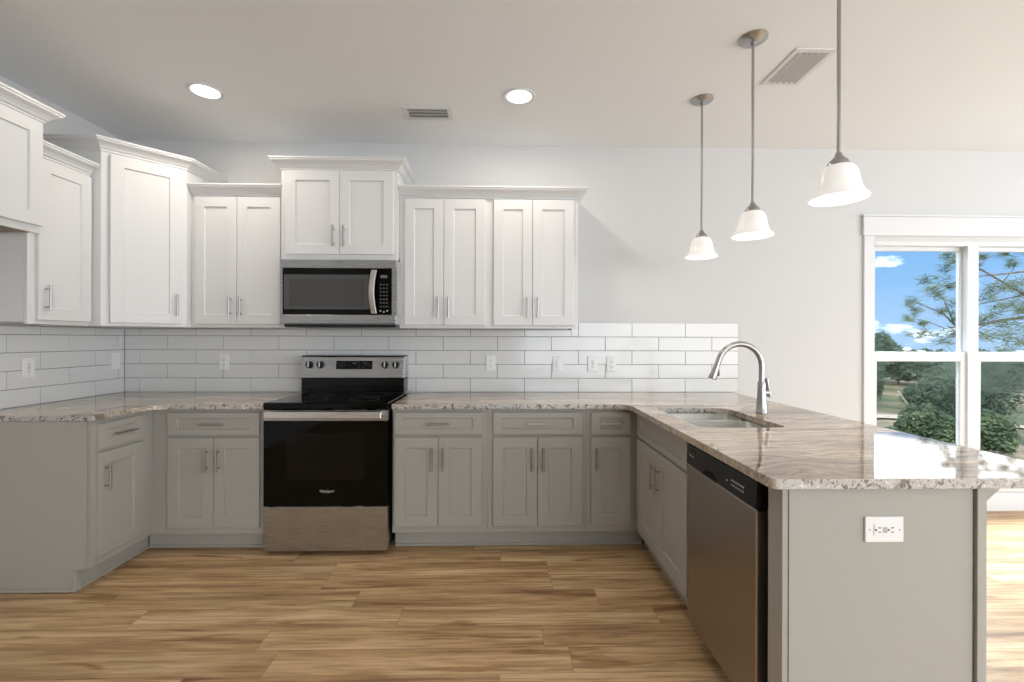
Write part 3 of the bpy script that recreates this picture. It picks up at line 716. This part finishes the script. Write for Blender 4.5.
# local x runs toward the camera 0..0.607, front on -y
D0 = 1.44-.846
bm = bmesh.new(); box(bm, .004, .590, -D0+.02, -.03, .1, .868); obj('tub_body', bm, MT['black'], dw)
obj('stainless_door', B(.0135, .552, -D0-.031, -D0+.018, .095, .768, bev=.004), MT['steel_v'], dw)
bm = bmesh.new(); zz = [(-D0-.029, .770), (-D0-.037, .776), (-D0-.031, .858), (-D0-.012, .866), (-D0+.018, .866), (-D0+.018, .770)]
a = [bm.verts.new((.0135, y, z)) for y, z in zz]; c = [bm.verts.new((.552, y, z)) for y, z in zz]; bm.faces.new(a); bm.faces.new(c[::-1])
for i in range(6): bm.faces.new((a[i], a[(i+1) % 6], c[(i+1) % 6], c[i]))
cpd = obj('control_strip', bm, MT['black'], dw, bevel=.003)
bm = bmesh.new(); L = [(.17+.13*i/12, .7775+.024*math.sin(PI*i/12)**.7) for i in range(13)]
a = [bm.verts.new((x, -D0-.0376, z)) for x, z in L]; c = [bm.verts.new((x, -D0-.0350, z)) for x, z in L]
bm.faces.new(a); bm.faces.new(c[::-1])
for i in range(12): bm.faces.new((a[i], a[i+1], c[i+1], c[i]))
obj('pocket_grip', bm, MT['dark'], cpd)
bm = bmesh.new()
for x in (.365, .40, .415, .43, .445, .46, .475):
    for z in ((.806,) if x < .39 else (.800, .816)): box(bm, x, x+.008, -D0-.0362, -D0-.0335, z, z+.006)
obj('button_print', bm, MT['icon'], cpd)
text_mesh('logo', 'Whirlpool', .012, MT['icon'], cpd, (.065, -D0-.0360, .818))
obj('vent_slot', B(.04, .10, -D0-.0335, -D0-.031, .842, .846), MT['dark'], cpd)
obj('toe_kick', B(.004, .59, -D0+.06, -D0+.075, .001, .094), MT['black'], dw)

# ------------------------------------------------------------------ outlets and switches
def plate(label, loc, rz, kind, roll=0, cat='outlet', name='wall_outlet', wide=.072):
    t = thing(name, label, cat, loc, rz); t.rotation_euler = (0, roll, rz)
    h = .116; w2 = wide/2
    pm = obj('cover_plate', B(-w2, w2, -.006, 0, -h/2, h/2, bev=.002), MT['plate'], t)
    for z in (-.045, .045):
        bm = bmesh.new(); lathe(bm, [(.0, -.0061), (.003, -.0061), (.0025, -.0072), (0, -.0072)], 0, z, 10, axis='Y'); obj('cover_screw', bm, MT['icon'], pm)
    if kind == 'switch':
        obj('rocker', B(-.0165, .0165, -.0095, -.0062, -.033, .033, bev=.002), MT['plate'], t)
        return t
    f = obj('receptacle', B(-.0165, .0165, -.008, -.0062, -.033, .033, bev=.001), MT['plate'], t)
    bm = bmesh.new()
    for s in (-1, 1):
        z = s*.019
        box(bm, -.0075, -.005, -.0086, -.0081, z-.002, z+.007); box(bm, .005, .0075, -.0086, -.0081, z-.002, z+.006); lathe(bm, [(0, -.0081), (.003, -.0081), (.003, -.0086), (0, -.0086)], 0, z-.009, 10, axis='Y')
    obj('socket_slots', bm, MT['slot'], f)
    if kind == 'gfci':
        bm = bmesh.new(); box(bm, -.008, .008, -.0095, -.0081, .001, .006); box(bm, -.008, .008, -.0095, -.0081, -.006, -.001); obj('test_button', bm, MT['icon'], f)
    return t
TY = -.009
plate('white outlet on the back tiles left of the range', (-2.067, TY, 1.137), 0, 'outlet')
plate('white outlet on the back tiles nearest the right of the range', (-.085, TY, 1.133), 0, 'outlet')
plate('white rocker switch plate on the back tiles, left of an outlet pair', (.422, TY, 1.128), 0, 'switch', cat='switch', name='light_switch', wide=.08)
plate('white outlet with test buttons, left one of the close pair behind the peninsula', (.684, TY, 1.128), 0, 'gfci', wide=.076)
plate('white outlet, right one of the close pair behind the peninsula', (.826, TY, 1.127), 0, 'outlet')
plate('white outlet on the left wall tiles near the picture edge', (XL+.009, -.695, 1.136), PI/2, 'gfci')
plate('white switch plate on the left wall tiles close to the corner', (XL+.009, -.09, 1.147), PI/2, 'switch', cat='switch', name='light_switch')
plate('white horizontal outlet on the grey peninsula end panel', (1.128, -2.1155, .757), 0, 'gfci', roll=PI/2, wide=.075)

# ------------------------------------------------------------------ ceiling items
def can(label, x, y):
    t = thing('recessed_light', label, 'ceiling light', (x, y, ZC), 0)
    bm = bmesh.new(); lathe(bm, [(.075, -.0005), (.098, -.0005), (.098, -.004), (.092, -.008), (.080, -.006), (.075, -.004)], 0, 0, 40, closed=True); obj('trim_ring', bm, MT['trim'], t)
    bm = bmesh.new(); lathe(bm, [(0, -.0008), (.0745, -.0008), (.0745, -.0035), (0, -.0045)], 0, 0, 40); obj('lens', bm, MT['can_light'], t)
    d = bpy.data.lights.new('recessed_lamp', 'AREA'); d.shape = 'DISK'; d.size = .14; d.energy = 6; d.color = (1, .91, .80)
    o = bpy.data.objects.new('recessed_lamp', d); COL.objects.link(o); o.parent = t; o.location = (0, 0, -.012)
    return t
can('round recessed ceiling light over the left corner', -1.764, -.70)
can('round recessed ceiling light right of the centre vent', .098, -.695)
def vent(label, x, y, w_, d_, n, rz):
    t = thing('ceiling_vent', label, 'vent', (x, y, ZC), rz); bm = bmesh.new(); f = .028; a, c = w_/2, d_/2
    box(bm, -a, a, -c, -c+f, -.007, -.0005, bev=.002); box(bm, -a, a, c-f, c, -.007, -.0005, bev=.002); box(bm, -a, -a+f, -c+f, c-f, -.007, -.0005); box(bm, a-f, a, -c+f, c-f, -.007, -.0005)
    obj('vent_frame', bm, MT['trim'], t)
    obj('duct_opening', B(-a+f, a-f, -c+f, c-f, -.0015, -.0008), MT['duct'], t)
    for i in range(n):
        y_ = -c+f+(2*c-2*f)*(i+.5)/n; b2 = bmesh.new(); box(b2, -a+f+.001, a-f-.001, -.011, .011, -.0008, .0008)
        bmesh.ops.rotate(b2, verts=b2.verts, cent=(0, 0, 0), matrix=Matrix.Rotation(math.radians(38), 3, 'X')); bmesh.ops.translate(b2, verts=b2.verts, vec=(0, y_, -.0095)); obj('louver', b2, MT['trim'], t)
    return t
vent('white slotted vent in the centre of the ceiling above the microwave', -.485, -.475, .31, .17, 3, 0)
vent('white slotted vent in the ceiling between the pendants', 1.578, -1.03, .32, .215, 5, PI/2)
def pendant(label, y):
    t = thing('pendant_light', label, 'pendant light', (1.213 if y > -1.8 else 1.198, y, ZC), 0, None)
    bm = bmesh.new(); lathe(bm, [(0, -.0005), (.066, -.0005), (.066, -.006), (.058, -.014), (.030, -.022), (.012, -.026), (.012, -.034), (0, -.036)], 0, 0, 40); obj('canopy', bm, MT['nickel'], t)
    zt = -.802
    bm = bmesh.new(); tube(bm, [(0, 0, -.036), (0, 0, zt)], .0065, 12); obj('rod', bm, MT['nickel'], t)
    bm = bmesh.new(); lathe(bm, [(0, zt+.004), (.010, zt+.004), (.013, zt-.008), (.017, zt-.012), (.027, zt-.022), (.034, zt-.032), (.034, zt-.042), (.030, zt-.044), (0, zt-.044)], 0, 0, 32); obj('shade_cap', bm, MT['nickel'], t)
    o_ = [(.030, -.040), (.045, -.045), (.056, -.058), (.062, -.075), (.066, -.100), (.072, -.125), (.082, -.143), (.094, -.156), (.095, -.160)]
    i_ = [(r-.004, z+.001 if k < 8 else z) for k, (r, z) in enumerate(o_)][::-1]
    prof = [(r*.98, zt+z) for r, z in o_+i_]
    bm = bmesh.new(); lathe(bm, prof, 0, 0, 48, closed=True); obj('glass_shade', bm, MT['frost'], t)
    bm = bmesh.new(); lathe(bm, [(0, zt-.046), (.013, zt-.048), (.014, zt-.065), (.026, zt-.09), (.028, zt-.105), (.02, zt-.125), (0, zt-.132)], 0, 0, 24); obj('bulb', bm, MT['bulb'], t)
    d = bpy.data.lights.new('pendant_lamp', 'POINT'); d.energy = 1.0; d.color = (1, .93, .84); d.shadow_soft_size = .03
    o = bpy.data.objects.new('pendant_lamp', d); COL.objects.link(o); o.parent = t; o.location = (0, 0, zt-.15)
pendant('farthest of the three white glass pendants over the peninsula', -.69)
pendant('middle of the three white glass pendants over the peninsula', -1.255)
pendant('nearest and largest looking white glass pendant over the peninsula', -1.84)

# ------------------------------------------------------------------ outdoors
def gz(x, y):
    d = math.hypot(x, y)
    return -1.15 - .02*min(d, 20) + .25*math.sin(x*.35)*math.cos(y*.3)*min(1, d/12) + max(0, d-24)*.02
bm = bmesh.new(); n = 60; vs = {}
for i in range(n+1):
    for j in range(n+1):
        x = -12+75*i/n; y = .6+60*j/n; vs[i, j] = bm.verts.new((x, y, gz(x, y)))
for i in range(n):
    for j in range(n): f = bm.faces.new((vs[i, j], vs[i+1, j], vs[i+1, j+1], vs[i, j+1])); f.smooth = True
tag(obj('ground', bm, MT['ground']), 'scrubby green ground with bare sandy patches outside the window', 'ground', kind='structure')
bm = bmesh.new()
def strip(bm, pts, wd, dz):
    pr = None
    for (x, y) in pts:
        a = bm.verts.new((x-wd*.3, y-wd*.5, gz(x-wd*.3, y-wd*.5)+dz)); c = bm.verts.new((x+wd*.3, y+wd*.5, gz(x+wd*.3, y+wd*.5)+dz))
        if pr: bm.faces.new((pr[0], a, c, pr[1]))
        pr = (a, c)
MT['sand'] = leafy('sand', rgb(206, 186, 156), rgb(228, 212, 188), 3)
strip(bm, [(8+i*1.2, 13.6-.45*i*1.2+.1*math.sin(i)) for i in range(9)], 1.0, .05)
tag(obj('dirt_track', bm, MT['sand']), 'pale sandy dirt track crossing the scrub outside', 'dirt track', kind='structure')
def foliage(bm, c, rad, n, s, rng):
    for _ in range(n):
        th = rng.uniform(0, 2*PI); ph = math.acos(rng.uniform(-.75, 1)); rr = rng.uniform(.55, 1.02)**.6
        rr *= 1+.18*math.sin(3*th+c[0])*math.sin(4*ph)
        p = Vector((c[0]+rad[0]*rr*math.sin(ph)*math.cos(th), c[1]+rad[1]*rr*math.sin(ph)*math.sin(th), c[2]+rad[2]*rr*math.cos(ph)))
        u = Vector((rng.gauss(0, 1), rng.gauss(0, 1), rng.gauss(0, 1))).normalized(); v = u.orthogonal().normalized()
        q = s*rng.uniform(.6, 1.3)
        bm.faces.new([bm.verts.new(p+k) for k in (-u*q, v*q*.45, u*q, -v*q*.45)])
def bush(name, label, cat, x, y, r, h, mat, seed, n=1100, s=.09, trunk=True, group=None):
    rng = random.Random(seed); z = gz(x, y); t = thing(name, label, cat, (x, y, z), 0, group)
    bm = bmesh.new(); foliage(bm, (0, 0, h*.55), (r, r, h*.48), n, s, rng)
    foliage(bm, (r*.35, -r*.2, h*.4), (r*.7, r*.7, h*.38), n//3, s, rng); obj('foliage', bm, mat, t)
    bm = bmesh.new(); tube(bm, [(0, 0, -.2), (0.03, 0, h*.3), (0, .02, h*.7)], .05, 8, rs=[.05*h/2, .04*h/2, .015*h/2]); obj('trunk', bm, MT['bark'], t)
# distant tree line: hump at left, lower toward the right
tl_lab = 'one of the similar dark trees in the distant tree line outside'
for k in range(11):
    d = 24.5+(3.2 if k % 2 else 0)+random.Random(k).uniform(-.3, .3); a = .80+k*.045
    x, y = a*d, d-3.4; hh = (2.85 if k in (0, 1) else 1.9)+random.Random(k+9).uniform(-.15, .15)
    z = gz(x, y)
    bush('distant_tree', tl_lab, 'tree', x, y, .95, hh+(.0), MT['leaf_dark'], k, 1500, .17, group='trees of the distant tree line')
# mid ground
mids = [(14.9, 15.0, .45, 2.3, 'leaf_dark', 'slender dark tree at the left edge of the left window pane'), (16.3, 16.4, .5, 2.3, 'leaf_dark', 'second slender dark tree from the left edge of the window view'),
        (16.6, 14.0, .75, 1.1, 'leaf_dark', 'rounded dark bush beyond the dirt track in the left pane'), (10.15, 7.3, .52, 1.05, 'leaf_mid', 'broad green bush low in the middle of the left window pane'),
        (9.0, 6.9, .42, .62, 'leaf_mid', 'low green bush just above the worktop edge outside'), (18.2, 15.0, .9, 1.0, 'leaf_mid', 'green bush at the right part of the left pane beyond the track'),
        (11.9, 8.3, .8, 1.9, 'leaf_dark', 'large dark bush behind the right window pane'), (14.6, 10.3, 1.0, 2.1, 'leaf_dark', 'tall dark bush farther behind the right window pane'), (11.0, 6.7, .5, 1.0, 'leaf_mid', 'green bush low in the right window pane')]
for i, (x, y, r, h, mt, lab) in enumerate(mids):
    bush('slender_tree' if i < 2 else 'bush', lab, 'tree' if i < 2 else 'bush', x, y, r, h, MT[mt], 50+i, 4200, .05)
bm = bmesh.new(); tube(bm, [(11.046, 9.0, -.11), (11.22, 9.0, -.34), (11.40, 9.0, -.56)], .022, 8); tag(obj('fallen_pole', bm, MT['log']), 'pale leaning pole in the scrub outside the left pane', 'pole')
bm = bmesh.new(); tube(bm, [(11.2, 5.2, -.42), (11.35, 5.25, -.41), (11.5, 5.3, -.43)], .03, 8); tag(obj('cut_log', bm, MT['log']), 'short pale cut log among the bushes outside the right pane', 'log')
# near pine with limbs reaching into the view
pn = thing('pine_tree', 'near pine whose needled limbs cross both upper panes', 'tree', (11.9, 5.9, gz(11.9, 5.9)))
bm = bmesh.new(); tube(bm, [(11.9, 5.9, gz(11.9, 5.9)-.2), (11.85, 5.9, 1.5), (11.9, 5.95, 5.5)], .16, 12, rs=[.19, .15, .10]); rel(obj('trunk', bm, MT['bark'], pn), pn)
limbs = [
 ([(11.85, 5.9, 1.75), (10.9, 5.8, 1.80), (10.14, 5.6, 1.72), (9.6, 5.6, 1.60), (9.2, 5.6, 1.62), (8.85, 5.5, 1.85), (8.3, 5.45, 2.05)], .035),
 ([(9.2, 5.6, 1.62), (8.95, 5.5, 1.95), (8.75, 5.4, 2.15), (8.5, 5.3, 2.35)], .016),
 ([(9.3, 5.6, 1.60), (8.9, 5.5, 1.55), (8.5, 5.5, 1.70), (8.1, 5.4, 1.75)], .013),
 ([(10.0, 5.6, 1.7), (9.3, 5.5, 1.42), (8.8, 5.4, 1.35), (8.6, 5.4, 1.40)], .014),
 ([(11.85, 5.9, 1.9), (10.7, 5.6, 2.22), (10.2, 5.6, 2.5), (9.66, 5.6, 2.80), (9.15, 5.5, 2.92), (8.8, 5.4, 2.85)], .028),
 ([(11.9, 5.9, 2.9), (10.2, 5.2, 2.66), (9.7, 5.2, 2.60), (9.23, 5.2, 2.56), (8.9, 5.2, 2.62)], .024),
 ([(11.9, 5.9, 2.5), (10.9, 5.7, 2.28), (10.2, 5.6, 2.15), (9.7, 5.6, 2.05), (9.2, 5.5, 2.05)], .02),
 ([(10.2, 5.6, 2.5), (10.3, 5.5, 2.75), (10.35, 5.5, 2.95)], .012),
 ([(9.66, 5.6, 2.80), (9.75, 5.5, 2.95), (9.85, 5.4, 3.05)], .010),
 ([(9.15, 5.5, 2.92), (9.0, 5.4, 3.0), (8.9, 5.4, 3.02)], .010),
 ([(11.9, 5.9, 3.5), (10.9, 5.6, 3.3), (10.2, 5.5, 3.15), (9.5, 5.5, 3.12), (9.1, 5.5, 3.05)], .022)]
rng = random.Random(5)
for pts, r in limbs:
    bm = bmesh.new(); k = len(pts); tube(bm, pts, r, 8, rs=[r*(1-.7*i/(k-1)) for i in range(k)]); rel(obj('limb', bm, MT['bark'], pn), pn)
def tuft(bm, p, s, n, rng, d0=None):
    for _ in range(n):
        d = Vector((rng.gauss(0, 1), rng.gauss(0, 1), rng.gauss(.25, 1))).normalized()
        if d0: d = (d+Vector(d0)*.9).normalized()
        L = s*rng.uniform(.6, 1.15); sd = d.orthogonal().normalized()*.008
        b0 = Vector(p)+Vector((rng.gauss(0, 1), rng.gauss(0, 1), rng.gauss(0, 1)))*s*.18
        bm.faces.new([bm.verts.new(b0-sd), bm.verts.new(b0+sd), bm.verts.new(b0+d*L)])
tufts = [((8.2, 5.5, 2.08), .22), ((8.43, 5.3, 2.32), .27), ((8.5, 5.5, 2.5), .2), ((8.62, 5.4, 2.2), .2), ((8.99, 5.6, 2.74), .24), ((8.75, 5.2, 2.85), .2), ((8.9, 5.4, 3.0), .2),
 ((9.04, 5.5, 2.05), .24), ((8.85, 5.5, 1.9), .17), ((8.05, 5.4, 1.75), .15), ((8.25, 5.45, 1.9), .14), ((8.4, 5.45, 1.66), .14), ((8.58, 5.6, 1.46), .22), ((8.76, 5.4, 1.3), .24), ((9.15, 5.5, 1.45), .28), ((9.0, 5.5, 2.4), .2), ((9.1, 5.5, 1.75), .14),
 ((9.78, 5.6, 3.0), .18), ((9.86, 5.3, 3.0), .2), ((10.27, 5.5, 2.85), .18), ((9.93, 5.6, 2.34), .22), ((10.02, 5.4, 2.38), .2), ((9.8, 5.5, 2.2), .22), ((10.3, 5.5, 2.42), .22), ((9.6, 5.6, 2.8), .16),
 ((9.72, 5.5, 1.72), .28), ((10.13, 5.5, 1.62), .3), ((10.33, 5.4, 1.92), .26), ((10.6, 5.5, 1.6), .34), ((10.0, 5.5, 2.0), .26), ((10.5, 5.6, 2.1), .26), ((10.7, 5.7, 2.5), .3), ((10.8, 5.7, 1.9), .34), ((9.7, 5.5, 1.4), .25), ((10.2, 5.5, 1.35), .3), ((10.7, 5.6, 1.3), .35), ((10.6, 5.6, 3.2), .22), ((9.5, 5.5, 3.15), .2), ((10.2, 5.5, 1.1), .3)]
bm = bmesh.new()
for p, s in tufts:
    tuft(bm, p, s*1.05, 60, rng)
    for q in range(2): tuft(bm, (p[0]+rng.gauss(0, s*.5), p[1]+rng.gauss(0, s*.4), p[2]+rng.gauss(0, s*.35)), s*.7, 26, rng)
nd = rel(obj('needles', bm, MT['needles'], pn), pn); nd['kind'] = 'stuff'
